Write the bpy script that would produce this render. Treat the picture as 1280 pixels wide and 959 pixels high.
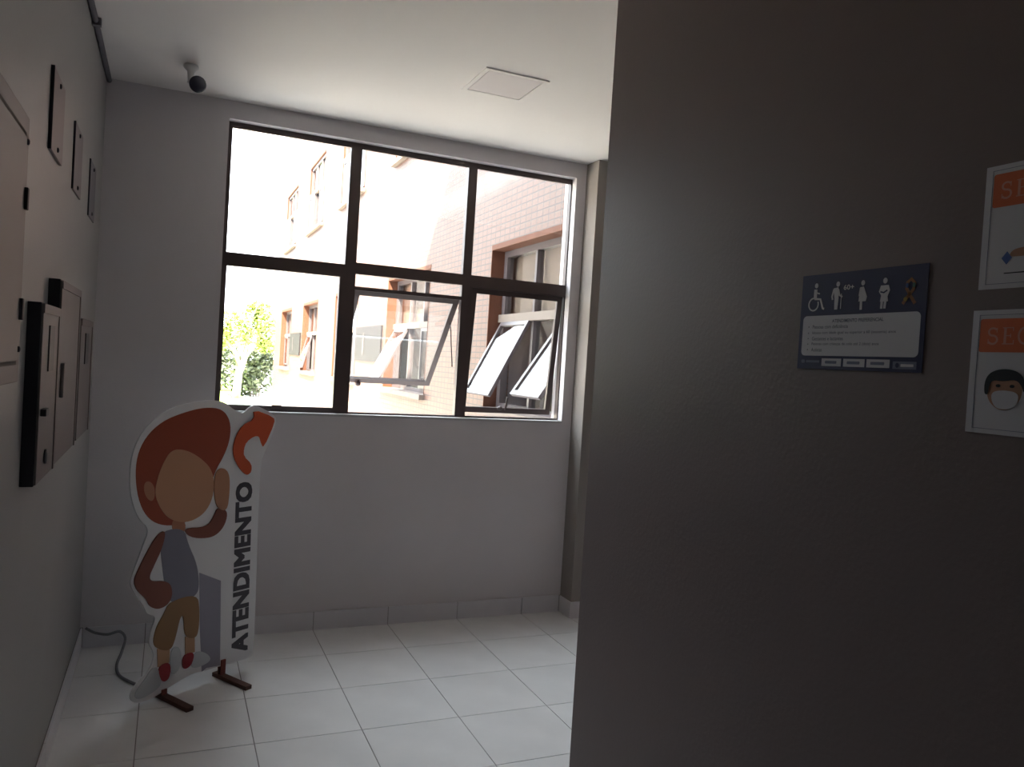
import bpy, bmesh, math, random
from mathutils import Vector, Matrix
random.seed(7)
SC = bpy.context.scene
for o in list(bpy.data.objects): bpy.data.objects.remove(o)
COL = SC.collection

# ---------------------------------------------------------------- camera
YAW, PITCH, ROLL, FPX, EYE = 0.4120, -0.0231, 0.0615, 977.4, 1.6314
fwd = Vector((math.sin(YAW)*math.cos(PITCH), math.cos(YAW)*math.cos(PITCH), math.sin(PITCH)))
rt = Vector((math.cos(YAW), -math.sin(YAW), 0)); up = rt.cross(fwd)
r2 = rt*math.cos(ROLL) + up*math.sin(ROLL); u2 = -rt*math.sin(ROLL) + up*math.cos(ROLL)
cd = bpy.data.cameras.new('camera'); cam = bpy.data.objects.new('camera', cd); COL.objects.link(cam)
M4 = Matrix((r2, u2, -fwd)).transposed().to_4x4(); M4.translation = (0, 0, EYE)
cam.matrix_world = M4
cd.sensor_fit = 'HORIZONTAL'; cd.sensor_width = 36; cd.lens = 36*FPX/1280; cd.clip_start = .05; cd.clip_end = 500
SC.camera = cam

# ---------------------------------------------------------------- daylight and exposure
SKY_STRENGTH, SUN_STRENGTH, EXPOSURE = 1.0, 5.6, 3.8
world = bpy.data.worlds.new('sky'); SC.world = world; world.use_nodes = True
bgn = world.node_tree.nodes['Background']
bgn.inputs[0].default_value = (0.86, 0.94, 1.0, 1); bgn.inputs[1].default_value = SKY_STRENGTH
sd = bpy.data.lights.new('sun', 'SUN'); sd.energy = SUN_STRENGTH; sd.angle = .01; sd.color = (1, .88, .69)
sun = bpy.data.objects.new('sun', sd); COL.objects.link(sun)
sun.rotation_euler = Vector((-.55, -.72, 1.0)).to_track_quat('Z', 'Y').to_euler()
pd = bpy.data.lights.new('window_portal', 'AREA'); pd.shape = 'RECTANGLE'; pd.size = 2.2; pd.size_y = 1.64
pd.cycles.is_portal = True
po = bpy.data.objects.new('window_portal', pd); COL.objects.link(po)
po.location = (1.32, 4.795, 2.09); po.rotation_euler = Vector((0, 1, 0)).to_track_quat('Z', 'Y').to_euler()
vs = SC.view_settings; vs.view_transform = 'Standard'; vs.look = 'None'; vs.gamma = 1; vs.use_curve_mapping = False
vs.exposure = EXPOSURE

# ---------------------------------------------------------------- materials
MATS = {}
def mat(name, col, rough=.6, spec=.4, metal=0, noise=0, nscale=8, bump=0, bscale=60):
    if name in MATS: return MATS[name]
    m = bpy.data.materials.new(name); m.use_nodes = True; nt = m.node_tree; b = nt.nodes['Principled BSDF']
    b.inputs['Base Color'].default_value = (*col, 1); b.inputs['Roughness'].default_value = rough
    b.inputs['Specular IOR Level'].default_value = spec; b.inputs['Metallic'].default_value = metal
    tc = nt.nodes.new('ShaderNodeTexCoord')
    if noise:
        n = nt.nodes.new('ShaderNodeTexNoise'); n.inputs['Scale'].default_value = nscale; n.inputs['Detail'].default_value = 5
        mr = nt.nodes.new('ShaderNodeMapRange'); mr.inputs[1].default_value = .3; mr.inputs[2].default_value = .7
        mr.inputs[3].default_value = 1-noise; mr.inputs[4].default_value = 1+noise
        mx = nt.nodes.new('ShaderNodeVectorMath'); mx.operation = 'SCALE'; mx.inputs[0].default_value = col
        nt.links.new(tc.outputs['Object'], n.inputs['Vector']); nt.links.new(n.outputs['Fac'], mr.inputs[0])
        nt.links.new(mr.outputs[0], mx.inputs['Scale']); nt.links.new(mx.outputs[0], b.inputs['Base Color'])
    if bump:
        n2 = nt.nodes.new('ShaderNodeTexNoise'); n2.inputs['Scale'].default_value = bscale; n2.inputs['Detail'].default_value = 4
        bp = nt.nodes.new('ShaderNodeBump'); bp.inputs['Strength'].default_value = bump; bp.inputs['Distance'].default_value = .01
        nt.links.new(tc.outputs['Object'], n2.inputs['Vector']); nt.links.new(n2.outputs['Fac'], bp.inputs['Height'])
        nt.links.new(bp.outputs[0], b.inputs['Normal'])
    MATS[name] = m; return m
def glass_mat(name, tint):
    m = bpy.data.materials.new(name); m.use_nodes = True; nt = m.node_tree; nt.nodes.clear()
    out = nt.nodes.new('ShaderNodeOutputMaterial'); mix = nt.nodes.new('ShaderNodeMixShader')
    tr = nt.nodes.new('ShaderNodeBsdfTransparent'); tr.inputs[0].default_value = (*tint, 1)
    gl = nt.nodes.new('ShaderNodeBsdfGlossy'); gl.inputs['Roughness'].default_value = .02
    lw = nt.nodes.new('ShaderNodeLayerWeight'); lw.inputs[0].default_value = .5
    pw = nt.nodes.new('ShaderNodeMath'); pw.operation = 'POWER'; pw.inputs[1].default_value = 5
    ma = nt.nodes.new('ShaderNodeMath'); ma.operation = 'MULTIPLY_ADD'; ma.inputs[1].default_value = .96; ma.inputs[2].default_value = .04
    nt.links.new(lw.outputs['Facing'], pw.inputs[0]); nt.links.new(pw.outputs[0], ma.inputs[0])
    nt.links.new(ma.outputs[0], mix.inputs[0]); nt.links.new(tr.outputs[0], mix.inputs[1])
    nt.links.new(gl.outputs[0], mix.inputs[2]); nt.links.new(mix.outputs[0], out.inputs[0])
    MATS[name] = m; return m
def brick_mat(name):
    m = bpy.data.materials.new(name); m.use_nodes = True; nt = m.node_tree; b = nt.nodes['Principled BSDF']
    b.inputs['Roughness'].default_value = .55
    tc = nt.nodes.new('ShaderNodeTexCoord'); sep = nt.nodes.new('ShaderNodeSeparateXYZ'); cmb = nt.nodes.new('ShaderNodeCombineXYZ')
    nt.links.new(tc.outputs['Object'], sep.inputs[0]); nt.links.new(sep.outputs['Y'], cmb.inputs['X']); nt.links.new(sep.outputs['Z'], cmb.inputs['Y'])
    br = nt.nodes.new('ShaderNodeTexBrick'); br.offset = 0.0
    br.inputs['Color1'].default_value = (.104, .053, .039, 1); br.inputs['Color2'].default_value = (.088, .043, .030, 1)
    br.inputs['Mortar'].default_value = (.038, .027, .024, 1); br.inputs['Scale'].default_value = 1
    br.inputs['Brick Width'].default_value = .115; br.inputs['Row Height'].default_value = .058
    br.inputs['Mortar Size'].default_value = .0065; br.inputs['Bias'].default_value = -.1
    nt.links.new(cmb.outputs[0], br.inputs['Vector'])
    # a run of paler tile courses above the ground-floor windows
    n = nt.nodes.new('ShaderNodeTexNoise'); n.inputs['Scale'].default_value = 2.2; n.inputs['Detail'].default_value = 3
    nt.links.new(tc.outputs['Object'], n.inputs['Vector'])
    w = nt.nodes.new('ShaderNodeMath'); w.operation = 'SUBTRACT'; w.inputs[1].default_value = 3.42
    nt.links.new(sep.outputs['Z'], w.inputs[0])
    ab = nt.nodes.new('ShaderNodeMath'); ab.operation = 'ABSOLUTE'; nt.links.new(w.outputs[0], ab.inputs[0])
    mr = nt.nodes.new('ShaderNodeMapRange'); mr.inputs[1].default_value = .06; mr.inputs[2].default_value = .16; mr.inputs[3].default_value = 1; mr.inputs[4].default_value = 0
    nt.links.new(ab.outputs[0], mr.inputs[0])
    mu = nt.nodes.new('ShaderNodeMath'); mu.operation = 'MULTIPLY'; nt.links.new(mr.outputs[0], mu.inputs[0]); nt.links.new(n.outputs['Fac'], mu.inputs[1])
    mx = nt.nodes.new('ShaderNodeMix'); mx.data_type = 'RGBA'; mx.inputs['B'].default_value = (.13, .105, .095, 1)
    nt.links.new(mu.outputs[0], mx.inputs['Factor']); nt.links.new(br.outputs['Color'], mx.inputs['A'])
    nt.links.new(mx.outputs['Result'], b.inputs['Base Color'])
    bp = nt.nodes.new('ShaderNodeBump'); bp.invert = True; bp.inputs['Strength'].default_value = .6; bp.inputs['Distance'].default_value = .006
    nt.links.new(br.outputs['Fac'], bp.inputs['Height']); nt.links.new(bp.outputs[0], b.inputs['Normal'])
    MATS[name] = m; return m

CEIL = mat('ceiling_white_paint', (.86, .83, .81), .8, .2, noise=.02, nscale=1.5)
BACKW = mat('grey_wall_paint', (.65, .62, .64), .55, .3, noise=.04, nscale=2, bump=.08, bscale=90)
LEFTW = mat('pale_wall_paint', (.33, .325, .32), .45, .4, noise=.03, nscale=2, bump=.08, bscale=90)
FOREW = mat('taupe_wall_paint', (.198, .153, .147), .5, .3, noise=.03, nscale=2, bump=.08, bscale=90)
TILE = mat('ceramic_floor_tile', (.74, .74, .75), .22, .5, noise=.05, nscale=4)
SKIRT = mat('ceramic_skirting_tile', (.66, .65, .69), .3, .5, noise=.04, nscale=5)
GROUT = mat('grey_grout', (.24, .23, .23), .9, .1)
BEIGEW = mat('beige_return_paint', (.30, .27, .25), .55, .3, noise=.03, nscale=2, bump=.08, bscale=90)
BRONZE = mat('bronze_aluminium', (.072, .051, .049), .4, .5)
GLASS = glass_mat('clear_glass', (.95, .96, .96))
SILLM = mat('sill_paint', (.50, .49, .50), .5, .3)
PLATE = mat('beige_metal_plate', (.185, .155, .15), .5, .4, noise=.03, nscale=6)
DARKSIDE = mat('dark_box_side', (.028, .027, .036), .6, .3)
BOXF = mat('grey_cabinet_face', (.19, .168, .165), .5, .4, noise=.03, nscale=6)
BLACKP = mat('black_plastic', (.02, .02, .025), .4, .5)
GREYP = mat('grey_plastic', (.45, .45, .47), .5, .4)
WHITEP = mat('white_plastic', (.72, .72, .72), .4, .4)
BRICK = brick_mat('terracotta_wall_tile')
REVEAL = mat('red_brown_reveal', (.085, .032, .018), .7, .2, noise=.08)
FACFR = mat('facade_aluminium', (.07, .058, .062), .4, .5)
LEDGE = mat('beige_ledge_stone', (.135, .112, .098), .7, .2, noise=.05)
BLIND = mat('beige_blind', (.155, .12, .097), .8, .1)
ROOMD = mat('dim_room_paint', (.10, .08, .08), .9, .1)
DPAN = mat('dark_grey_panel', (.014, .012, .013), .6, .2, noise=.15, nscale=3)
PAVE = mat('pale_concrete_paving', (.66, .63, .58), .9, .1, noise=.08, nscale=.6)
GRASS = mat('sunlit_lawn', (.20, .30, .06), .9, .1, noise=.25, nscale=2)
BARK = mat('pale_bark', (.36, .30, .24), .9, .1, noise=.2, nscale=10)
LEAF1 = mat('light_green_leaf', (.24, .30, .08), .6, .2, noise=.3, nscale=3)
LEAF2 = mat('dark_green_leaf', (.10, .12, .075), .6, .2, noise=.3, nscale=3)

# ---------------------------------------------------------------- helpers
def bm_box(bm, a, b, M=None):
    x0, y0, z0 = a; x1, y1, z1 = b
    v = [bm.verts.new(M @ Vector(p) if M else p) for p in
         [(x0,y0,z0),(x1,y0,z0),(x1,y1,z0),(x0,y1,z0),(x0,y0,z1),(x1,y0,z1),(x1,y1,z1),(x0,y1,z1)]]
    for f in [(0,3,2,1),(4,5,6,7),(0,1,5,4),(1,2,6,5),(2,3,7,6),(3,0,4,7)]: bm.faces.new([v[i] for i in f])
def obj(name, bm, m, parent=None, bevel=0, smooth=False):
    if bevel:
        bmesh.ops.bevel(bm, geom=[e for e in bm.edges], offset=bevel, segments=2, affect='EDGES', profile=.6)
    bmesh.ops.recalc_face_normals(bm, faces=bm.faces)
    me = bpy.data.meshes.new(name); bm.to_mesh(me); bm.free()
    me.materials.append(m)
    if smooth:
        for p in me.polygons: p.use_smooth = True
    o = bpy.data.objects.new(name, me); COL.objects.link(o)
    if parent: o.parent = parent
    return o
def boxes(name, bs, m, parent=None, bevel=0):
    bm = bmesh.new()
    for a, b in bs: bm_box(bm, a, b)
    return obj(name, bm, m, parent, bevel)
def box(name, a, b, m, parent=None, bevel=0): return boxes(name, [(a, b)], m, parent, bevel)
def prism(name, poly, z0, z1, m, parent=None, bevel=0):
    bm = bmesh.new()
    lo = [bm.verts.new((x, y, z0)) for x, y in poly]; hi = [bm.verts.new((x, y, z1)) for x, y in poly]
    bm.faces.new(list(reversed(lo))); bm.faces.new(hi); n = len(poly)
    for i in range(n): bm.faces.new([lo[i], lo[(i+1) % n], hi[(i+1) % n], hi[i]])
    return obj(name, bm, m, parent, bevel)
def smooth_poly(pts, it=2):
    for _ in range(it):
        o = []
        for i in range(len(pts)):
            a = pts[i]; b = pts[(i+1) % len(pts)]
            o += [(.75*a[0]+.25*b[0], .75*a[1]+.25*b[1]), (.25*a[0]+.75*b[0], .25*a[1]+.75*b[1])]
        pts = o
    return pts
def ellipse(cx, cy, rx, ry, n=20, a0=0, a1=2*math.pi):
    return [(cx+rx*math.cos(a0+(a1-a0)*i/n), cy+ry*math.sin(a0+(a1-a0)*i/n)) for i in range(n)]
def round_rect(x0, y0, x1, y1, r):
    p = []
    for cx, cy, a in ((x1-r, y0+r, -90), (x1-r, y1-r, 0), (x0+r, y1-r, 90), (x0+r, y0+r, 180)):
        p += [(cx+r*math.cos(math.radians(a+t)), cy+r*math.sin(math.radians(a+t))) for t in (0, 22, 45, 68, 90)]
    return p
def tube(name, pts, rad, m, parent=None, seg=8):
    bm = bmesh.new(); rings = []
    pts = [Vector(p) for p in pts]; rads = rad if isinstance(rad, (list, tuple)) else [rad]*len(pts)
    prev = None
    for i, p in enumerate(pts):
        t = (pts[min(i+1, len(pts)-1)] - pts[max(i-1, 0)]).normalized()
        if prev is None: prev = t.orthogonal().normalized()
        prev = (prev - t*prev.dot(t)).normalized(); q = t.cross(prev)
        rings.append([bm.verts.new(p + (prev*math.cos(2*math.pi*k/seg) + q*math.sin(2*math.pi*k/seg))*rads[i]) for k in range(seg)])
    for a, b in zip(rings, rings[1:]):
        for k in range(seg): bm.faces.new([a[k], a[(k+1) % seg], b[(k+1) % seg], b[k]])
    bm.faces.new(list(reversed(rings[0]))); bm.faces.new(rings[-1])
    return obj(name, bm, m, parent, smooth=True)
def catmull(P, n=8):
    P = [Vector(p) for p in P]; o = []
    for i in range(len(P)-1):
        p0 = P[max(i-1, 0)]; p1 = P[i]; p2 = P[i+1]; p3 = P[min(i+2, len(P)-1)]
        for k in range(n):
            t = k/n
            o.append(.5*((2*p1) + (p2-p0)*t + (2*p0-5*p1+4*p2-p3)*t*t + (3*p1-p0-3*p2+p3)*t**3))
    return o + [P[-1]]
def lathe(name, prof, m, parent=None, seg=24, M=None):
    bm = bmesh.new(); rings = []
    for r, z in prof:
        rings.append([bm.verts.new((M @ Vector((r*math.cos(2*math.pi*k/seg), r*math.sin(2*math.pi*k/seg), z))) if M else (r*math.cos(2*math.pi*k/seg), r*math.sin(2*math.pi*k/seg), z)) for k in range(seg)])
    for a, b in zip(rings, rings[1:]):
        for k in range(seg): bm.faces.new([a[k], a[(k+1) % seg], b[(k+1) % seg], b[k]])
    bm.faces.new(list(reversed(rings[0]))); bm.faces.new(rings[-1])
    return obj(name, bm, m, parent, smooth=True)
def text(name, body, x0, y0, w, h, z, m, parent, bold=0.0, rot90=False, fat=0.0):
    cu = bpy.data.curves.new(name, 'FONT'); cu.body = body; cu.size = 1; cu.offset = bold; cu.resolution_u = 3
    t = bpy.data.objects.new(name, cu); COL.objects.link(t)
    me = bpy.data.meshes.new_from_object(t.evaluated_get(bpy.context.evaluated_depsgraph_get()))
    bpy.data.objects.remove(t); bpy.data.curves.remove(cu)
    xs = [v.co.x for v in me.vertices]; ys = [v.co.y for v in me.vertices]
    ax, bx, ay, by = min(xs), max(xs), min(ys), max(ys)
    for v in me.vertices:
        u = (v.co.x-ax)/(bx-ax); k = (v.co.y-ay)/(by-ay)
        v.co = (x0 + (1-k)*w, y0 + u*h, z) if rot90 else (x0 + u*w, y0 + k*h, z)
    if fat:                                          # heavy lettering: shifted copies of the glyphs in one mesh
        bm = bmesh.new()
        for i, (dx, dy) in enumerate([(0, 0), (fat, 0), (-fat, 0), (0, fat), (0, -fat), (fat, fat), (-fat, -fat), (fat, -fat), (-fat, fat)]):
            n0 = len(bm.verts); bm.from_mesh(me); bm.verts.ensure_lookup_table()
            for v in bm.verts[n0:]: v.co += Vector((dx, dy, -.00002*i))
        bm.to_mesh(me); bm.free()
    me.materials.clear(); me.materials.append(m)
    o = bpy.data.objects.new(name, me); COL.objects.link(o); o.parent = parent
    return o
def tag(o, label, cat, group=None):
    o['label'] = label; o['category'] = cat
    if group: o['group'] = group
    return o
def thing(name, label, cat, group=None, M=None, loc=None):
    o = bpy.data.objects.new(name, None); COL.objects.link(o); o.empty_display_size = .1
    if M is not None: o.matrix_world = M
    if loc is not None: o.location = loc
    return tag(o, label, cat, group)
def struct(o): o['kind'] = 'structure'; return o
def frame_matrix(origin, ex, ey):
    ex = Vector(ex).normalized(); ey = Vector(ey).normalized(); ez = ex.cross(ey)
    M = Matrix((ex, ey, ez)).transposed().to_4x4(); M.translation = origin
    return M

# ---------------------------------------------------------------- room shell
XL, XR, YB, HC, XF, YF = -.3745, 2.477, 4.64, 2.996, 1.28, 2.257
YO = 4.80                    # outer face of the window wall
WX0, WX1, WZ0, WZ1 = .232, 2.405, 1.278, 2.898
struct(box('ceiling', (XL-.15, -3.15, HC), (4.35, YO, HC+.15), CEIL))
fl = struct(box('floor', (XL-.15, -3.15, -.12), (4.35, YO, -.004), GROUT))
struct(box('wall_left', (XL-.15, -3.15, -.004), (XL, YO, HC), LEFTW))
struct(boxes('wall_back', [((XL, YB, -.004), (WX0, YO, HC)), ((WX1, YB, -.004), (XR, YO, HC)),
                    ((WX0, YB, -.004), (WX1, YO, WZ0)), ((WX0, YB, WZ1), (WX1, YO, HC))], BACKW))
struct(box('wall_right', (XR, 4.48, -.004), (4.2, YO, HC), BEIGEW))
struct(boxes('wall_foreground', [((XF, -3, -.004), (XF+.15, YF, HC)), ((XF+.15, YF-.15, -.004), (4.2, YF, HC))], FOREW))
struct(box('wall_far_right', (4.2, YF-.15, -.004), (4.35, YO, HC), BACKW))
struct(box('wall_rear', (XL, -3.15, -.004), (XF+.15, -3, HC), LEFTW))
# rest of the house around the room: the storeys above and the wing beyond the pale wall
struct(box('wall_upper_storeys', (-6, -3.15, HC+.15), (2.8, YO, 9.0), BRICK))
struct(box('wall_outer_left', (-6, -3.15, -.25), (XL-.15, YO, HC+.15), BRICK))

# floor tiles, each a piece of its own
T, TX, TY, GAP = .45, .8404, 4.2265, .0022
cache = {}
def tile(x0, x1, y0, y1):
    k = (round(x1-x0, 3), round(y1-y0, 3))
    if k[0] < .03 or k[1] < .03: return
    if k not in cache:
        bm = bmesh.new(); bm_box(bm, (GAP, GAP, -.004), (k[0]-GAP, k[1]-GAP, 0)); 
        o = obj('floor_tile', bm, TILE); cache[k] = o.data
    else:
        o = bpy.data.objects.new('floor_tile', cache[k]); COL.objects.link(o)
    o.location = (x0, y0, 0); o.parent = fl
for i in range(-3, 8):
    for j in range(-1, 17):
        x0, x1, y1 = TX+i*T, TX+(i+1)*T, TY-j*T; y0 = y1-T
        x0 = max(x0, XL); y1 = min(y1, YB); y0 = max(y0, -3); x1 = min(x1, 4.2)
        if x0 > 1.2: y0 = max(y0, YF)
        elif x1 > XF and y0 < YF: x1 = XF
        if x0 > 2.4: y1 = min(y1, 4.48); x0 = max(x0, XR)
        elif x1 > XR and y1 > 4.48: x1 = XR
        if x1 > x0 and y1 > y0: tile(x0, x1, y0, y1)
tile(XR, TX+4*T, TY, 4.48)

# skirting tiles
bb = struct(box('baseboard_back', (XL, YB-.004, 0), (XR, YB, .106), GROUT))
for k in range(-3, 4):
    a, b_ = max(TX+k*T, XL+.012), min(TX+(k+1)*T, XR-.012)
    if b_-a > .02: box('skirting_tile', (a+.002, YB-.012, 0), (b_-.002, YB-.004, .108), SKIRT, bb, .0015)
bl = struct(box('baseboard_left', (XL, -3, 0), (XL+.004, YB, .106), GROUT))
for k in range(-1, 17):
    y1 = min(TY-k*T, YB-.012); y0 = max(TY-(k+1)*T, -3)
    if y1-y0 > .02: box('skirting_tile', (XL+.004, y0+.002, 0), (XL+.012, y1-.002, .108), SKIRT, bl, .0015)
br_ = struct(boxes('baseboard_right', [((XR-.004, 4.47, 0), (XR, YB, .106)), ((XR, 4.476, 0), (4.2, 4.48, .106))], GROUT))
box('skirting_tile', (XR-.012, 4.47, 0), (XR-.004, YB-.014, .108), SKIRT, br_, .0015)
for k in range(4): box('skirting_tile', (XR-.012+k*.43, 4.466, 0), (XR+.414+k*.43, 4.474, .108), SKIRT, br_, .0015)
bf = struct(box('baseboard_foreground', (XF-.004, -3, 0), (XF, YF, .106), GROUT))
for k in range(12): box('skirting_tile', (XF-.012, YF-(k+1)*.435, 0), (XF-.004, YF-k*.435-.004, .108), SKIRT, bf, .0015)

# ---------------------------------------------------------------- window
FY0, FY1 = 4.700, 4.745
def bar(x0, x1, z0, z1, y0=FY0, y1=FY1): return ((x0, y0, z0), (x1, y1, z1))
win = struct(boxes('window_1', [
    bar(WX0, .246, WZ0, WZ1), bar(2.398, WX1, WZ0, WZ1), bar(.246, 2.398, 2.876, WZ1), bar(.246, 2.398, WZ0, 1.290),
    bar(.922, .989, 1.290, 2.876), bar(1.668, 1.726, 1.290, 2.876),
    bar(.246, .922, 2.105, 2.172), bar(.989, 1.668, 2.122, 2.190), bar(1.726, 2.398, 2.112, 2.190),
    bar(.246, .262, 1.290, 2.105), bar(.896, .922, 1.290, 2.105), bar(.262, .896, 1.290, 1.312), bar(.262, .896, 2.095, 2.105),
    bar(.989, 1.668, 2.026, 2.048), bar(1.726, 1.738, 1.290, 2.112)], BRONZE))
def pane(x0, x1, z0, z1, y=4.722): box('pane', (x0-.004, y-.002, z0-.004), (x1+.004, y+.002, z1+.004), GLASS, win)
pane(.246, .922, 2.172, 2.876); pane(.989, 1.668, 2.190, 2.876); pane(1.726, 2.398, 2.190, 2.876)
pane(.262, .896, 1.312, 2.095); pane(.989, 1.668, 2.048, 2.122)
# beads around the fixed panes
boxes('glazing_bead', [bar(.246, .256, 2.172, 2.876, 4.704, 4.720), bar(.256, .922, 2.866, 2.876, 4.704, 4.720),
      bar(.989, 1.668, 2.866, 2.876, 4.704, 4.720), bar(1.726, 2.398, 2.866, 2.876, 4.704, 4.720)], BRONZE, win)
box('latch', (.545, 4.690, 1.296), (.600, 4.702, 1.318), BRONZE, win, .003)
def sash(x0, x1, zt, L, ang, w=.026):
    a = math.radians(ang)
    M = Matrix.Translation((0, 4.728, zt)) @ Matrix.Rotation(a, 4, 'X')
    bm = bmesh.new()
    for p, q in (((x0, -.012, -L), (x0+w, .012, 0)), ((x1-w, -.012, -L), (x1, .012, 0)),
                 ((x0+w, -.012, -w), (x1-w, .012, 0)), ((x0+w, -.012, -L), (x1-w, .012, -L+w))): bm_box(bm, p, q, M)
    s = obj('sash', bm, BRONZE, win)
    bm = bmesh.new(); bm_box(bm, (x0+w-.004, -.002, -L+w-.004), (x1-w+.004, .002, -w+.004), M); obj('sash_pane', bm, GLASS, s)
    return s, M
s1, M1 = sash(.993, 1.664, 2.034, .785, 43, .036)
p = M1 @ Vector((1.16, -.014, -.775))
lathe('sash_handle', [(.004, -.03), (.018, -.022), (.020, -.008), (.010, .0), (.008, .03)], BRONZE, s1, 12, Matrix.Translation(p))
tube('sash_stay', catmull([(1.648, 4.745, 1.60), (1.652, 4.80, 1.74), (1.650, 4.82, 1.84), tuple(M1 @ Vector((1.650, -.012, -.20)))], 5), .004, BRONZE, s1, 6)
s2, M2 = sash(1.742, 2.394, 2.116, .812, 6.5, .036)
p = M2 @ Vector((2.05, -.014, -.72))
tube('sash_stay', [tuple(M2 @ Vector((2.06, -.016, -.79))), tuple(M2 @ Vector((2.065, -.02, -.70)))], .007, BRONZE, s2, 8)
lathe('sash_handle', [(.004, -.014), (.018, -.010), (.020, .004), (.006, .014)], BRONZE, s2, 12, Matrix.Translation(M2 @ Vector((2.02, -.016, -.778))))
struct(box('trim_1', (WX0, YB-.004, WZ0-.012), (WX1, 4.699, WZ0+.002), SILLM))

# ---------------------------------------------------------------- ceiling hatch and cable duct
hx0, hx1, hy0, hy1 = 1.264, 1.590, 3.410, 3.745
h = thing('ceiling_hatch', 'square white access hatch set flush in the ceiling', 'hatch', loc=(hx0, hy0, HC))
W_, D_ = hx1-hx0, hy1-hy0
HATCH = mat('hatch_panel_paint', (.76, .71, .71), .6, .3)
GAPM = mat('dark_gap', (.16, .14, .13), .9, .1)
boxes('frame', [((0, 0, -.006), (W_, .022, 0)), ((0, D_-.022, -.006), (W_, D_, 0)), ((0, .022, -.006), (.022, D_-.022, 0)), ((W_-.022, .022, -.006), (W_, D_-.022, 0))], CEIL, h)
box('panel', (.026, .026, -.005), (W_-.026, D_-.026, 0), HATCH, h)
box('seal', (.022, .022, -.002), (W_-.022, D_-.022, 0), GAPM, h)
DUCTM = mat('dark_grey_duct', (.16, .155, .175), .6, .3)
d_ = thing('cable_duct', 'thin dark cable duct along the ceiling edge of the left wall', 'duct', loc=(XL, 4.0, HC))
tube('cable', [(.014, -5, -.014), (.014, -2, -.013), (.013, .2, -.014), (.012, .625, -.016)], .013, DUCTM, d_)
for y in (-2.6, -1.4, -.185): box('clip', (.0, y-.012, -.034), (.036, y+.012, 0), DUCTM, d_, .003)

# ---------------------------------------------------------------- security camera
c = thing('security_camera', 'small white bullet security camera hanging from the ceiling near the corner', 'camera', loc=(.022, 4.19, HC))
lathe('mount', [(.034, 0), (.036, -.010), (.030, -.018), (.017, -.03), (.013, -.075), (.016, -.085)], WHITEP, c)
ax = Vector((-.03, -1, -.22)).normalized(); ctr = Vector((.034, -.03, -.098))
Mc = Matrix.Translation(ctr) @ ax.to_track_quat('Z', 'Y').to_matrix().to_4x4()
body = lathe('housing', [(.024, -.075), (.031, -.068), (.034, -.05), (.034, .045), (.038, .047), (.038, .052)], WHITEP, c, 24, Mc)
lathe('lens_face', [(.039, .046), (.039, .054), (.034, .060), (.022, .066), (.008, .068)], mat('dark_lens', (.035, .037, .06), .25, .5), c, 24, Mc)

# ---------------------------------------------------------------- left wall: boards, plates, cabinets
def wall_left_thing(name, label, cat, y, z, group=None):
    return thing(name, label, cat, group, frame_matrix((XL, y, z), (0, 1, 0), (0, 0, 1)))
def lb(name, a, b, m, parent, bevel=0): return box(name, a, b, m, parent, bevel)
e = wall_left_thing('electrical_panel', 'large beige metal electrical panel door at the left edge', 'panel', 1.56, 1.51)
lb('panel_frame', (0, 0, 0), (.815, .68, .012), PLATE, e, .003)
lb('door_gap', (.040, .045, .012), (.775, .635, .0128), GAPM, e)
dr = lb('door', (.05, .055, .012), (.765, .621, .016), PLATE, e, .002)
for z in (.16, .44): lb('hinge', (.758, z, .013), (.778, z+.055, .024), DARKSIDE, dr, .002)
lb('handle', (.075, .30, .016), (.10, .38, .030), BLACKP, dr, .004)
for z in (.085, .615): lathe('screw', [(.008, 0), (.008, .004), (.004, .006)], DARKSIDE, e, 10, Matrix.Translation((.79, z, .012)))
for (y, z0, th, which, m) in ((2.775, 2.204, .010, 'nearest to the electrical panel', mat('pinkish_plate', (.26, .215, .215), .5, .4)),
                       (3.385, 2.194, .007, 'in the middle of the three', mat('mauve_plate', (.205, .175, .18), .5, .4)),
                       (3.995, 2.186, .006, 'closest to the corner', mat('slate_plate', (.16, .15, .165), .5, .4))):
    t = wall_left_thing('cover_plate', 'square metal junction cover plate high on the left wall, ' + which, 'plate', y, z0, 'cover plates high on the left wall')
    lb('cover', (0, 0, 0), (.255, .252, th), m, t, .002)
    lb('edge_strip', (-.004, 0, 0), (0, .252, th), DARKSIDE, t)
    for sx, sz in ((.128, .025), (.128, .227)): lathe('screw', [(.008, 0), (.008, .003), (.004, .005)], DARKSIDE, t, 10, Matrix.Translation((sx, sz, th)))
TH = .04
def cabinet(y0, y1, z0, z1, label, extras):
    t = wall_left_thing('wall_cabinet', label, 'cabinet', y0, z0, 'shallow cabinets in a row on the left wall')
    w, hh = y1-y0, z1-z0
    lb('body', (0, 0, 0), (w, hh, TH-.006), DARKSIDE, t, .002)
    dr = lb('door', (.004, .004, TH-.006), (w-.004, hh-.004, TH), BOXF, t, .002)
    for k in extras:
        if k == 'slot': lb('slot', (w*.34, hh*.62, TH), (w*.62, hh*.88, TH+.004), BLACKP, dr)
        if k == 'latch': lb('latch', (.02, hh*.38, TH), (.075, hh*.42, TH+.016), BLACKP, dr, .003)
        if k == 'lock': lathe('lock', [(.022, 0), (.022, .006), (.010, .008)], BLACKP, dr, 14, Matrix.Translation((w*.42, hh*.13, TH)))
        if k == 'handle':
            lb('handle', (.045, hh*.36, TH), (.085, hh*.55, TH+.012), BOXF, dr, .004)
        if k == 'rim': boxes('rim', [((.004, hh-.03, TH), (w-.004, hh-.004, TH+.003)), ((w-.03, .004, TH), (w-.004, hh-.03, TH+.003))], PLATE, dr)
    return t
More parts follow.
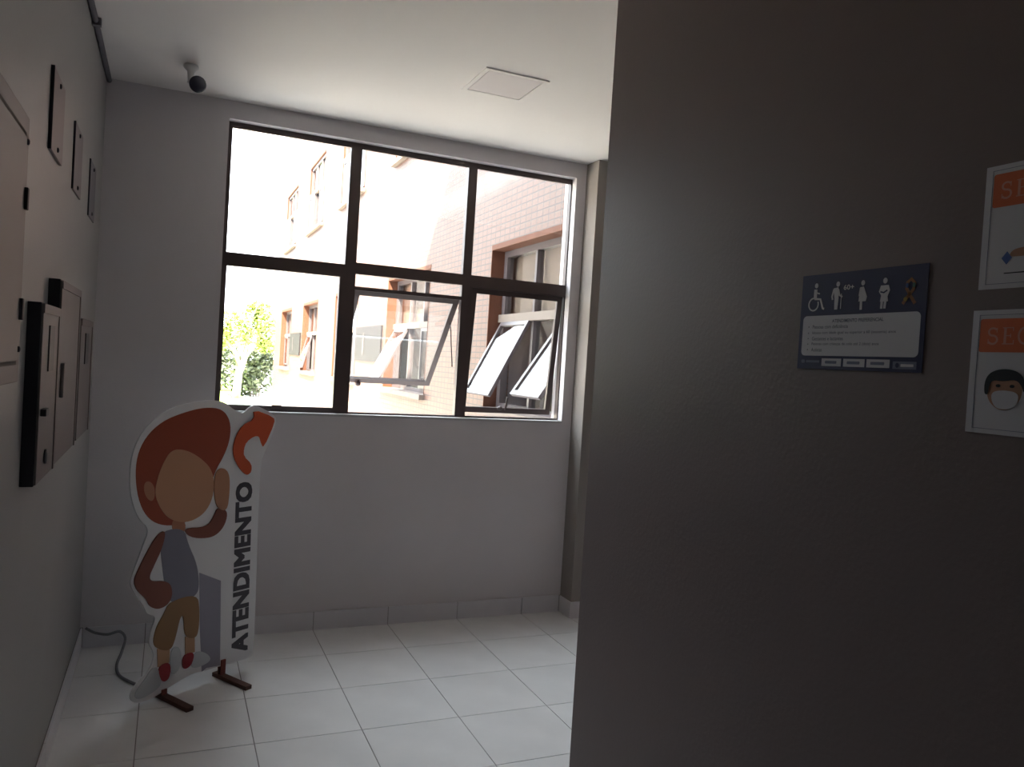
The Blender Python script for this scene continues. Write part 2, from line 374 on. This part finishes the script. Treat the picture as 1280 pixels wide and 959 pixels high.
cabinet(2.548, 2.905, 1.205, 1.728, 'shallow grey wall cabinet with black side and dark slot, nearest the camera', ('slot', 'latch', 'lock', 'rim'))
cabinet(2.925, 3.490, 1.212, 1.822, 'tallest grey wall cabinet with thin handle, middle of the row', ('handle', 'rim'))
cabinet(3.560, 4.040, 1.218, 1.716, 'small grey wall cabinet with dark slot, closest to the back corner', ('slot', 'rim'))

# ---------------------------------------------------------------- standing cut-out sign
POLY = {
'board': [(-0.098,0.804),(-0.15,0.85),(-0.192,0.947),(-0.205,1.067),(-0.192,1.164),(-0.156,1.24),(-0.095,1.302),(-0.019,1.344),(0.081,1.369),(0.173,1.38),(0.253,1.372),(0.31,1.333),(0.363,1.308),(0.408,1.347),(0.441,1.355),(0.564,1.3),(0.576,1.271),(0.542,1.173),(0.511,1.113),(0.49,1.061),(0.491,0.807),(0.503,0.393),(0.509,0.085),(0.486,0.059),(0.428,0.059),(0.31,0.064),(0.234,0.066),(0.156,0.074),(0.053,0.048),(-0.044,0.016),(-0.113,0.016),(-0.148,0.042),(-0.15,0.079),(-0.107,0.123),(-0.063,0.154),(-0.043,0.207),(-0.053,0.246),(-0.074,0.273),(-0.069,0.331),(-0.042,0.397),(-0.089,0.415),(-0.106,0.455),(-0.155,0.523),(-0.18,0.578),(-0.16,0.631),(-0.128,0.722)],
'hair': [(-0.104,0.844),(-0.153,0.921),(-0.178,1.03),(-0.176,1.135),(-0.139,1.218),(-0.067,1.283),(0.034,1.321),(0.149,1.346),(0.246,1.337),(0.295,1.278),(0.3,1.192),(0.269,1.107),(0.22,1.033),(0.2,0.939),(0.153,0.848),(0.072,0.802),(-0.029,0.805)],
'face': [(-0.076,1.021),(-0.052,1.091),(-0.013,1.154),(0.06,1.15),(0.138,1.108),(0.202,1.05),(0.224,0.971),(0.211,0.887),(0.163,0.828),(0.08,0.805),(-0.003,0.831),(-0.053,0.888),(-0.084,0.957)],
'ear': [(-0.136,1.012),(-0.114,1.021),(-0.09,1.0),(-0.08,0.956),(-0.09,0.925),(-0.113,0.935),(-0.134,0.969)],
'neck': [(0.005,0.837),(0.079,0.82),(0.079,0.752),(0.017,0.761)],
'shirt': [(-0.036,0.787),(0.073,0.783),(0.098,0.704),(0.151,0.601),(0.169,0.501),(0.159,0.45),(0.093,0.434),(0.019,0.442),(-0.009,0.519),(-0.031,0.633),(-0.044,0.727)],
'sleeve1': [(-0.02,0.789),(-0.062,0.773),(-0.105,0.707),(-0.145,0.629),(-0.165,0.582),(-0.148,0.536),(-0.101,0.49),(-0.083,0.45),(-0.043,0.427),(0.004,0.435),(0.029,0.473),(0.018,0.532),(-0.019,0.554),(-0.074,0.561),(-0.094,0.583),(-0.07,0.636),(-0.035,0.707)],
'sleeve2': [(0.065,0.784),(0.192,0.77),(0.229,0.82),(0.244,0.861),(0.304,0.838),(0.294,0.772),(0.252,0.727),(0.195,0.716),(0.101,0.734)],
'hand': [(0.218,0.995),(0.229,1.04),(0.264,1.053),(0.302,1.019),(0.308,0.928),(0.3,0.834),(0.244,0.853),(0.223,0.917)],
'shorts': [(0.015,0.451),(0.159,0.457),(0.177,0.377),(0.178,0.276),(0.163,0.241),(0.103,0.261),(0.093,0.366),(0.076,0.369),(0.057,0.269),(0.036,0.218),(-0.017,0.233),(-0.058,0.269),(-0.046,0.343),(-0.01,0.397)],
'leg1': [(-0.033,0.244),(0.031,0.223),(0.031,0.163),(-0.025,0.157)],
'leg2': [(0.107,0.263),(0.158,0.25),(0.163,0.176),(0.112,0.178)],
'sock1': [(-0.029,0.162),(0.038,0.169),(0.039,0.086),(-0.004,0.077)],
'sock2': [(0.099,0.182),(0.162,0.18),(0.149,0.114),(0.099,0.106)],
'shoe1': [(-0.052,0.165),(-0.025,0.157),(-0.001,0.08),(-0.023,0.053),(-0.091,0.035),(-0.129,0.043),(-0.128,0.079),(-0.088,0.117)],
'shoe2': [(0.162,0.184),(0.229,0.154),(0.258,0.111),(0.202,0.095),(0.141,0.101)],
'shoe3': [(0.032,0.216),(0.067,0.236),(0.094,0.191),(0.087,0.11),(0.039,0.094)],
'lilac': [(0.166,0.556),(0.289,0.493),(0.31,0.068),(0.233,0.078),(0.208,0.066),(0.187,0.266)],
'arrow': [(0.39,1.011),(0.353,1.047),(0.321,1.099),(0.315,1.149),(0.329,1.205),(0.364,1.254),(0.432,1.281),(0.424,1.332),(0.551,1.291),(0.558,1.261),(0.498,1.135),(0.481,1.165),(0.469,1.196),(0.433,1.197),(0.39,1.17),(0.377,1.137),(0.379,1.099),(0.427,1.059),(0.431,1.02),(0.41,1.003)],
}
dv = Vector((.84, .54, 0)).normalized()
st = thing('cutout_standee', 'white cut-out standee with orange arrow and the word ATENDIMENTO', 'standee', M=frame_matrix((.03, 3.87, 0), dv, (0, 0, 1)))
BOARD = mat('white_board', (.72, .72, .74), .45, .4)
PCOL = {'hair': (.30, .055, .022), 'face': (.50, .26, .15), 'ear': (.42, .19, .11), 'neck': (.38, .16, .09), 'shirt': (.20, .195, .25),
        'sleeve1': (.20, .055, .032), 'sleeve2': (.20, .055, .032), 'hand': (.42, .21, .12), 'shorts': (.26, .14, .055), 'leg1': (.46, .27, .15),
        'leg2': (.46, .27, .15), 'sock1': (.28, .010, .018), 'sock2': (.28, .010, .018), 'shoe1': (.52, .55, .58), 'shoe2': (.52, .55, .58), 'shoe3': (.52, .55, .58),
        'lilac': (.27, .26, .32), 'arrow': (.55, .085, .025)}
NAMES = {'hair': 'printed_hair', 'face': 'printed_face', 'ear': 'printed_ear', 'neck': 'printed_neck', 'shirt': 'printed_shirt', 'sleeve1': 'printed_sleeve',
         'sleeve2': 'printed_sleeve', 'hand': 'printed_hand', 'shorts': 'printed_shorts', 'leg1': 'printed_leg', 'leg2': 'printed_leg', 'sock1': 'printed_sock',
         'sock2': 'printed_sock', 'shoe1': 'printed_shoe', 'shoe2': 'printed_shoe', 'shoe3': 'printed_shoe', 'lilac': 'printed_shade', 'arrow': 'printed_arrow'}
bo = prism('board', smooth_poly(POLY['board'], 2), -.010, 0, BOARD, st)
lay = .0004
for i, k in enumerate(['lilac', 'hair', 'ear', 'neck', 'shirt', 'face', 'leg1', 'leg2', 'shorts', 'shoe3', 'shoe1', 'shoe2', 'sock1', 'sock2', 'sleeve1', 'sleeve2', 'hand', 'arrow']):
    hard = k in ('leg1', 'leg2', 'lilac')
    prism(NAMES[k], POLY[k] if hard else smooth_poly(POLY[k], 1 if k == 'arrow' else 2), 0, .0006 + lay*i, mat('print_' + NAMES[k][8:], PCOL[k], .45, .4), bo)
LETTER = mat('print_dark_grey_letters', (.075, .07, .085), .5, .3)
tx = text('printed_lettering', 'ATENDIMENTO', 0, 0, .088, .855, .0014, LETTER, bo, rot90=True, fat=.0055)
for v in tx.data.vertices: v.co.x += .377 - .026*(v.co.y/.855); v.co.y += .108
FOOTW = mat('red_brown_wood', (.10, .045, .035), .6, .3, noise=.15, nscale=20)
for s, l in ((.012, .014), (.325, .064)):
    f = box('foot', (s-.018, 0.0005, -.055), (s+.018, .020, .205), FOOTW, st, .002)
    box('foot_bracket', (s-.014, .020, -.018), (s+.014, .020+l+.05, -.010), FOOTW, f)
    box('foot_clip', (s-.012, .020, .0006), (s+.012, l+.030, .009), mat('red_clip', (.20, .05, .04), .6, .3), f)

# power cord lying beside the standee
cb = tag(tube('power_cord', catmull([(-.345, 4.600, .115), (-.30, 4.605, .085), (-.24, 4.595, .075), (-.185, 4.60, .085), (-.155, 4.59, .05), (-.165, 4.50, .008), (-.178, 4.33, .0075), (-.16, 4.19, .0075), (-.10, 4.08, .0075), (-.03, 4.0, .0075), (.05, 3.95, .0075)], 6), .007, mat('grey_rubber', (.17, .17, .19), .6, .3)),
         'dark grey cord looping down the skirting onto the floor behind the standee', 'cord')

# ---------------------------------------------------------------- signs on the foreground wall
NAVY = mat('navy_print', (.026, .028, .085), .4, .4); PAPER = mat('white_print', (.60, .58, .62), .5, .3); INK = mat('ink_print', (.10, .10, .15), .5, .3)
ORANGE = mat('orange_print', (.62, .14, .05), .5, .3); DIM = mat('grey_blue_print', (.16, .17, .25), .5, .3); SKINP = mat('tan_print', (.42, .22, .14), .5, .3)
BLUE = mat('blue_print', (.05, .09, .28), .5, .3); DINK = mat('black_print', (.02, .02, .025), .5, .3); LIGHTP = mat('pale_letter_print', (.62, .52, .50), .5, .3)
PEACH = mat('peach_letter_print', (.62, .30, .22), .5, .3)
def wall_sign(name, label, y, z): return thing(name, label, 'sign', None, frame_matrix((XF, y, z), (0, -1, 0), (0, 0, 1)))
def flat(name, poly, m, parent, k=1): return prism(name, poly, .0015, .0015+.0003*k, m, parent)
def rect(x0, y0, x1, y1): return [(x0, y0), (x1, y0), (x1, y1), (x0, y1)]
sg = wall_sign('priority_sign', 'navy sign with white pictograms of people above a white text box', 1.346, 1.664)
prism('plate', rect(0, 0, .316, .205), 0, .0015, NAVY, sg)
bxp = flat('text_box', round_rect(.0095, .029, .306, .1155, .010), PAPER, sg)
text('title', 'ATENDIMENTO PREFERENCIAL', .092, .0995, .131, .0075, .0019, INK, bxp, .02)
for z, w, s in ((.0875, .097, 'Pessoas com deficiência'), (.0740, .215, 'Idosos com idade igual ou superior a 60 (sessenta) anos'),
                (.0620, .086, 'Gestantes e lactantes'), (.0500, .177, 'Pessoas com crianças de colo até 2 (dois) anos'), (.0380, .030, 'Autistas')):
    text('text_line', s, .0385, z, w, .0078, .0019, INK, bxp, .008)
    flat('bullet', ellipse(.0275, z+.004, .0014, .0014, 8), INK, bxp, 2)
def limb(pts, w):  # a bent bar as a polygon
    L, R = [], []
    for i, p in enumerate(pts):
        a = Vector(pts[max(i-1, 0)]); b = Vector(pts[min(i+1, len(pts)-1)]); t = (b-a).normalized(); n = Vector((-t.y, t.x))*w/2
        L.append((p[0]+n.x, p[1]+n.y)); R.append((p[0]-n.x, p[1]-n.y))
    return L + R[::-1]
def icon(name, shapes):
    bm = bmesh.new()
    for poly in shapes:
        lo = [bm.verts.new((x, y, .0015)) for x, y in poly]; hi = [bm.verts.new((x, y, .0019)) for x, y in poly]; n = len(poly)
        bm.faces.new(lo[::-1]); bm.faces.new(hi)
        for i in range(n): bm.faces.new([lo[i], lo[(i+1) % n], hi[(i+1) % n], hi[i]])
    return bm
def icon_obj(name, shapes, m=PAPER): return obj(name, icon(name, shapes), m, sg)
ring = lambda cx, cy, r, w, a0, a1: limb([(cx+r*math.cos(math.radians(a0+(a1-a0)*i/18)), cy+r*math.sin(math.radians(a0+(a1-a0)*i/18))) for i in range(19)], w)
icon_obj('wheelchair_pictogram', [ellipse(.0415, .181, .0048, .0055, 14), limb([(.0400, .173), (.0395, .152)], .0085), limb([(.041, .166), (.052, .163)], .003),
      limb([(.038, .1525), (.055, .151), (.063, .131), (.067, .130)], .0048), ring(.036, .1405, .0135, .0032, 95, 385)])
icon_obj('elder_pictogram', [ellipse(.1015, .1805, .0048, .0056, 14), [(.090, .172), (.103, .174), (.105, .150), (.1035, .127), (.0955, .127), (.0940, .150)],
      limb([(.091, .170), (.087, .155), (.089, .148)], .004), limb([(.103, .170), (.107, .157), (.115, .153)], .004), limb([(.112, .160), (.112, .128)], .0018)])
text('age_lettering', '60+', .117, .167, .027, .011, .0017, PAPER, sg, .02)
icon_obj('pregnant_pictogram', [ellipse(.1665, .1785, .0046, .0055, 14), [(.160, .170), (.169, .171), (.174, .160), (.1785, .150), (.176, .141), (.158, .141), (.159, .155)], limb([(.1645, .141), (.1650, .124)], .006), limb([(.161, .169), (.159, .152)], .0035)])
icon_obj('infant_in_arms_pictogram', [ellipse(.2205, .179, .0050, .0058, 14), [(.211, .170), (.229, .170), (.233, .160), (.228, .148), (.230, .138), (.211, .138), (.213, .150), (.207, .158)],
      limb([(.2155, .138), (.2150, .124)], .0055), limb([(.2235, .138), (.2225, .124)], .0055)])
flat('infant_pictogram', limb([(.211, .1575), (.219, .1555), (.227, .160)], .003), NAVY, sg, 3)
RIB = mat('ribbon_print', (.30, .13, .05), .5, .3)
icon_obj('awareness_ribbon', [limb([(.264, .131), (.272, .142), (.286, .158), (.288, .170), (.280, .178), (.272, .172), (.271, .160), (.280, .146), (.291, .131)], .0065)], RIB)
flat('ribbon_puzzle_patch', ellipse(.272, .166, .003, .005, 10), BLUE, sg, 4); flat('ribbon_puzzle_patch', ellipse(.287, .166, .003, .005, 10), mat('green_print', (.08, .16, .12), .5, .3), sg, 4)
flat('ribbon_puzzle_patch', ellipse(.270, .140, .004, .004, 10), mat('yellow_print', (.40, .24, .03), .5, .3), sg, 4)
for a, b in ((.0705, .1235), (.1295, .184), (.189, .244)):
    lg = flat('logo_box', rect(a, .0072, b, .0235), PAPER, sg)
    flat('logo_mark', round_rect(a+.010, .0125, b-.012, .0185, .002), DIM, lg, 3)
lg = flat('logo_box', rect(.2515, .006, .304, .0205), DIM, sg); flat('logo_mark', ellipse(.262, .013, .004, .005, 12), NAVY, lg, 3); flat('logo_mark', rect(.270, .0105, .298, .0155), PAPER, lg, 3)
flat('logo_mark', round_rect(.012, .013, .022, .020, .002), DIM, sg, 2); flat('logo_mark', rect(.026, .014, .064, .019), DIM, sg, 2)

def serif_word(parent, x0, y0, adv, hgt):   # SEGURANÇA in roman capitals with serifs
    arc = lambda cx, cy, rx, ry, a0, a1, n=14: [(cx+rx*math.cos(math.radians(a0+(a1-a0)*i/n)), cy+ry*math.sin(math.radians(a0+(a1-a0)*i/n))) for i in range(n+1)]
    st = lambda x, a=0, c=1: [limb([(x, a), (x, c)], .15)]
    sf = lambda x, y, w=.34: limb([(x-w/2, y), (x+w/2, y)], .055)
    G = {'S': [limb(arc(.36, .74, .25, .22, 35, 270) + arc(.36, .27, .27, .25, 90, -150)[1:], .12), limb([(.60, .98), (.60, .70)], .05), limb([(.10, .02), (.10, .30)], .05)],
         'E': st(.2) + [limb([(.04, .975), (.66, .975)], .055), limb([(.04, .025), (.70, .025)], .055), limb([(.2, .51), (.52, .51)], .055), limb([(.66, 1), (.66, .77)], .05), limb([(.70, 0), (.70, .25)], .05), limb([(.52, .63), (.52, .39)], .05)],
         'G': [limb(arc(.42, .5, .33, .46, 42, 318, 22), .12), limb([(.68, .97), (.68, .70)], .05), limb([(.69, .12), (.69, .44)], .13), sf(.69, .44, .30)],
         'U': [limb([(.18, .98), (.18, .32)] + arc(.40, .30, .22, .25, 180, 360)[1:] + [(.62, .98)], .11), sf(.18, .975), sf(.62, .975)],
         'R': st(.2) + [limb([(.2, .965)] + arc(.40, .735, .23, .23, 90, -90)[0:] + [(.2, .505)], .08), limb([(.42, .50), (.68, .03)], .13), sf(.2, .025), sf(.2, .975, .30), sf(.70, .025, .22)],
         'A': [limb([(.12, .02), (.38, .98)], .06), limb([(.38, .98), (.66, .02)], .14), limb([(.22, .34), (.56, .34)], .05), sf(.12, .025, .26), sf(.66, .025, .30)],
         'N': [limb([(.16, .02), (.16, .98)], .06), limb([(.14, .96), (.64, .04)], .14), limb([(.64, .02), (.64, .98)], .06), sf(.15, .025, .24), sf(.12, .975, .22), sf(.64, .975, .24)],
         'Ç': [limb(arc(.42, .5, .33, .46, 42, 318, 22), .12), limb([(.68, .97), (.68, .70)], .05), limb([(.42, .02), (.48, -.10), (.40, -.20), (.32, -.18)], .05)]}
    for i, ch in enumerate('SEGURANÇA'):
        bm = bmesh.new()
        for k, poly in enumerate(G[ch]):
            bm.faces.new([bm.verts.new((x0 + adv*i + px*adv*1.12, y0 + py*hgt, .00205 + .00001*k)) for px, py in poly])
        obj('header_letter', bm, PEACH, parent)
def safety_poster(label, y, z):
    s = wall_sign('safety_poster', label, y, z); s['group'] = 'white safety posters on the foreground wall'
    prism('sheet', rect(0, 0, .300, .211), 0, .0015, PAPER, s)
    for r in (rect(.012, .008, .2885, .0088), rect(.012, .2022, .2885, .203), rect(.012, .0088, .0128, .2022), rect(.2877, .0088, .2885, .2022)): flat('border_line', r, DIM, s)
    hd = flat('header', round_rect(.0145, .139, .286, .196, .004), ORANGE, s)
    serif_word(hd, .0275, .1525, .0262, .0285)
    return s
p1 = safety_poster('white poster with orange header above, showing a hand and blue diamond', .930, 1.812)
flat('hand_drawing', smooth_poly([(.050, .053), (.056, .064), (.075, .067), (.105, .068), (.125, .074), (.150, .070), (.150, .050), (.120, .046), (.085, .052), (.062, .052)], 2), SKINP, p1)
flat('diamond', [(.038, .051), (.047, .040), (.056, .051), (.047, .062)], BLUE, p1, 2)
flat('surface_line', [(.044, .0245), (.16, .0235), (.16, .0265), (.044, .0262)], DINK, p1, 2)
p2 = safety_poster('white poster with orange header below, showing a face wearing a mask', .935, 1.565)
fc = flat('face_drawing', smooth_poly([(.034, .085), (.036, .060), (.050, .045), (.066, .041), (.082, .046), (.094, .062), (.096, .085), (.088, .100), (.042, .100)], 2), SKINP, p2)
flat('hair_drawing', smooth_poly([(.030, .068), (.030, .092), (.040, .106), (.062, .112), (.086, .108), (.099, .094), (.099, .070), (.094, .084), (.084, .094), (.062, .090), (.044, .092), (.038, .082), (.037, .066)], 2), DINK, fc, 3)
flat('mask_drawing', smooth_poly([(.043, .072), (.066, .076), (.090, .072), (.089, .054), (.078, .044), (.056, .043), (.045, .054)], 2), PAPER, fc, 4)
for x in (.054, .078): flat('eye_drawing', ellipse(x, .0825, .0042, .0028, 10), DINK, fc, 3)

# ---------------------------------------------------------------- outside: ground
GZ = -.25
struct(box('ground', (-60, YO, GZ-.3), (60, 120, GZ), PAVE))
# unseen wing across the courtyard, added so the panes mirror brick instead of sky
struct(box('wall_unseen_wing', (-13, 12, GZ), (-9, 70, 8.4), BRICK))
struct(box('lawn', (-30, 27.0, GZ), (2.62, 60, GZ+.03), GRASS))

# ---------------------------------------------------------------- outside: the brick-tiled wing
XE, FT = 2.8, .25
bd = thing('neighbouring_wing', 'terracotta tiled building wing with rows of awning windows outside', 'building', loc=(0, 0, 0))
OPY = [(5.08+3.95*k, 7.08+3.95*k) for k in range(5)]
OPZ = [(1.20, 2.78), (4.40, 5.98)]
YEND, ZTOP = 24.3, 8.6
bs = []; ya = YO
for y0, y1 in OPY + [(YEND, None)]:
    bs.append(((XE, ya, GZ), (XE+FT, y0, ZTOP)))
    if y1:
        z = GZ
        for a, b in OPZ: bs.append(((XE, y0, z), (XE+FT, y1, a))); z = b
        bs.append(((XE, y0, z), (XE+FT, y1, ZTOP))); ya = y1
boxes('facade', bs, BRICK, bd)
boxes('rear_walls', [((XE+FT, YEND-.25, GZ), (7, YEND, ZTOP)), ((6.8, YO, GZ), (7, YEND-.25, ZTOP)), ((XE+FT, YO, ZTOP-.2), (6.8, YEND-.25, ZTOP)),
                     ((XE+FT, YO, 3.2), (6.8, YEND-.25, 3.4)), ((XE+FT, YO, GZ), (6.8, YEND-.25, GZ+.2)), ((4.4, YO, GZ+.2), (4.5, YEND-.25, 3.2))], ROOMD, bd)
box('parapet', (XE-.08, YO, ZTOP), (XE+FT+.05, YEND+.08, ZTOP+.12), LEDGE, bd)
def sash_mesh(w, L, fw=.04):
    bm = bmesh.new()
    for p, q in (((-.015, 0, -L), (.015, fw, 0)), ((-.015, w-fw, -L), (.015, w, 0)), ((-.015, fw, -fw), (.015, w-fw, 0)), ((-.015, fw, -L), (.015, w-fw, -L+fw))): bm_box(bm, p, q)
    return bm
def add_window(y0, y1, z0, z1, opens, deep=.13):
    xi = XE+deep                                    # frame sits back in the reveal
    zt = z0 + .86                                  # transom
    rv = boxes('window_reveal', [((XE-.004, y1-.012, z0), (xi, y1, z1)), ((XE-.004, y0, z0), (xi, y0+.012, z1)), ((XE-.004, y0+.012, z1-.05), (xi, y1-.012, z1))], REVEAL, bd)
    box('window_sill', (XE-.07, y0-.03, z0-.05), (xi+.05, y1+.03, z0+.012), LEDGE, bd)
    m1, m2 = y0 + .012 + .62, y0 + .012 + 1.24
    f = 0.075
    wd = boxes('window_frame', [((xi, y0+.012, z0), (xi+.07, y0+.012+f, z1-.05)), ((xi, y1-.012-f, z0), (xi+.07, y1-.012, z1-.05)), ((xi, y0+.012+f, z0), (xi+.07, y1-.012-f, z0+.06)),
        ((xi, y0+.012+f, z1-.11), (xi+.07, y1-.012-f, z1-.05)), ((xi, m1-.02, z0+.06), (xi+.07, m1+.02, z1-.11)), ((xi, m2-.02, z0+.06), (xi+.07, m2+.02, z1-.11))], FACFR, bd)
    box('transom', (xi-.03, y0+.012, zt-.02), (xi+.075, y1-.012, zt+.055), LEDGE, wd)
    edges = [y0+.012+f, m1-.02, m1+.02, m2-.02, m2+.02, y1-.012-f]
    for a, b in ((0, 1), (2, 3), (4, 5)):
        box('pane', (xi+.03, edges[a]-.004, zt+.05), (xi+.034, edges[b]+.004, z1-.106), GLASS, wd)
    box('pane', (xi+.03, edges[2]-.004, z0+.056), (xi+.034, edges[3]+.004, zt-.018), GLASS, wd)
    for (a, b), ang in zip(((4, 5), (0, 1)), opens):
        w = edges[b]-edges[a]; L = zt-.02-z0-.06-.01
        M = Matrix.Translation((xi-.016, edges[a], zt-.024)) @ Matrix.Rotation(math.radians(ang), 4, 'Y')
        s = obj('awning_sash', sash_mesh(w, L), FACFR, wd); s.matrix_world = M
        bm = bmesh.new(); bm_box(bm, (-.003, .036, -L+.036), (.003, w-.036, -.036)); g = obj('awning_pane', bm, GLASS, wd); g.matrix_world = M
    bl = box('blind', (xi+.10, y0+.012, zt+.0), (xi+.11, y1-.012, z1-.05), BLIND, wd)
for fl_, (z0, z1) in enumerate(OPZ):
    for k, (y0, y1) in enumerate(OPY):
        add_window(y0, y1, z0, z1, [(27, 34), (27, 0), (0, 0), (14, 0), (0, 0)][k] if fl_ == 0 else (0, 0), .13 if fl_ == 0 else .03)
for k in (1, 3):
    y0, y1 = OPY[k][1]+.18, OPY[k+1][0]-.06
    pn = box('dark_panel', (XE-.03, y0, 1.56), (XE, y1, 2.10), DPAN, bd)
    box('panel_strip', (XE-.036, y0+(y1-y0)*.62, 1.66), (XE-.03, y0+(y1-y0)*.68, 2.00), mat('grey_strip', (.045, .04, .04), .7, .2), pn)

# ---------------------------------------------------------------- outside: tree and shrubs
def leaves(name, blobs, n, size, m, parent):
    bm = bmesh.new()
    for _ in range(n):
        cx, cy, cz, rx, ry, rz = random.choice(blobs)
        v = Vector((random.gauss(0, 1), random.gauss(0, 1), random.gauss(0, 1))).normalized() * random.random()**.4
        p = Vector((cx+v.x*rx, cy+v.y*ry, cz+v.z*rz)); s = size*random.uniform(.6, 1.3)
        a = Vector((random.gauss(0, 1), random.gauss(0, 1), random.gauss(0, .6))).normalized(); b = a.orthogonal().normalized(); b.rotate(Matrix.Rotation(random.random()*6.3, 3, a))
        bm.faces.new([bm.verts.new(p-a*s), bm.verts.new(p+b*s*.45), bm.verts.new(p+a*s), bm.verts.new(p-b*s*.45)])
    o = obj(name, bm, m, parent); o['kind'] = 'stuff'; return o
tr = thing('courtyard_tree', 'pale-trunked leafy tree standing in the sunny courtyard beyond the window', 'tree', loc=(2.27, 31, GZ))
tube('trunk', [(0, 0, 0), (.05, 0, .5), (.08, 0, 1.0), (.22, 0, 1.45), (.30, 0, 2.0), (.34, 0, 2.6)], [.17, .14, .13, .12, .09, .04], BARK, tr)
tube('branch', [(.12, 0, 1.2), (-.10, .05, 1.75), (-.45, 0, 2.2), (-.7, 0, 2.5)], [.10, .085, .06, .03], BARK, tr)
tube('branch', [(.22, 0, 1.5), (.55, -.1, 2.0), (.85, 0, 2.5)], [.08, .06, .03], BARK, tr)
leaves('foliage', [(-.45, 0, 2.75, .85, .7, .6), (.35, .1, 2.95, .85, .8, .7), (.05, -.1, 2.35, .9, .7, .35), (.95, 0, 2.75, .55, .5, .5), (-.75, .2, 2.2, .6, .5, .5), (.7, .1, 3.4, .5, .4, .4), (1.0, 0, 2.1, .4, .4, .35)], 3400, .09, LEAF1, tr)
for (x, y, rx, rz, lab, n) in ((3.15, 33.0, .95, 1.05, 'dark rounded shrub right of the pale tree trunk', 1500), (1.85, 36.0, 1.05, 1.15, 'dark shrub left of the pale tree trunk', 1500)):
    sh = thing('dark_shrub', lab, 'shrub', 'dark shrubs behind the courtyard tree', loc=(x, y, GZ))
    for k in range(4): tube('stem', [(.1*k-.15, 0, 0), (.2*k-.3, .1*(k % 2), rz*1.0)], [.035, .015], BARK, sh, 6)
    leaves('foliage', [(0, 0, rz*.95, rx, rx, rz*.9), (.2*rx, 0, rz*1.35, rx*.7, rx*.7, rz*.6), (-.3*rx, 0, rz*.6, rx*.8, rx*.8, rz*.6)], n, .13, LEAF2, sh)
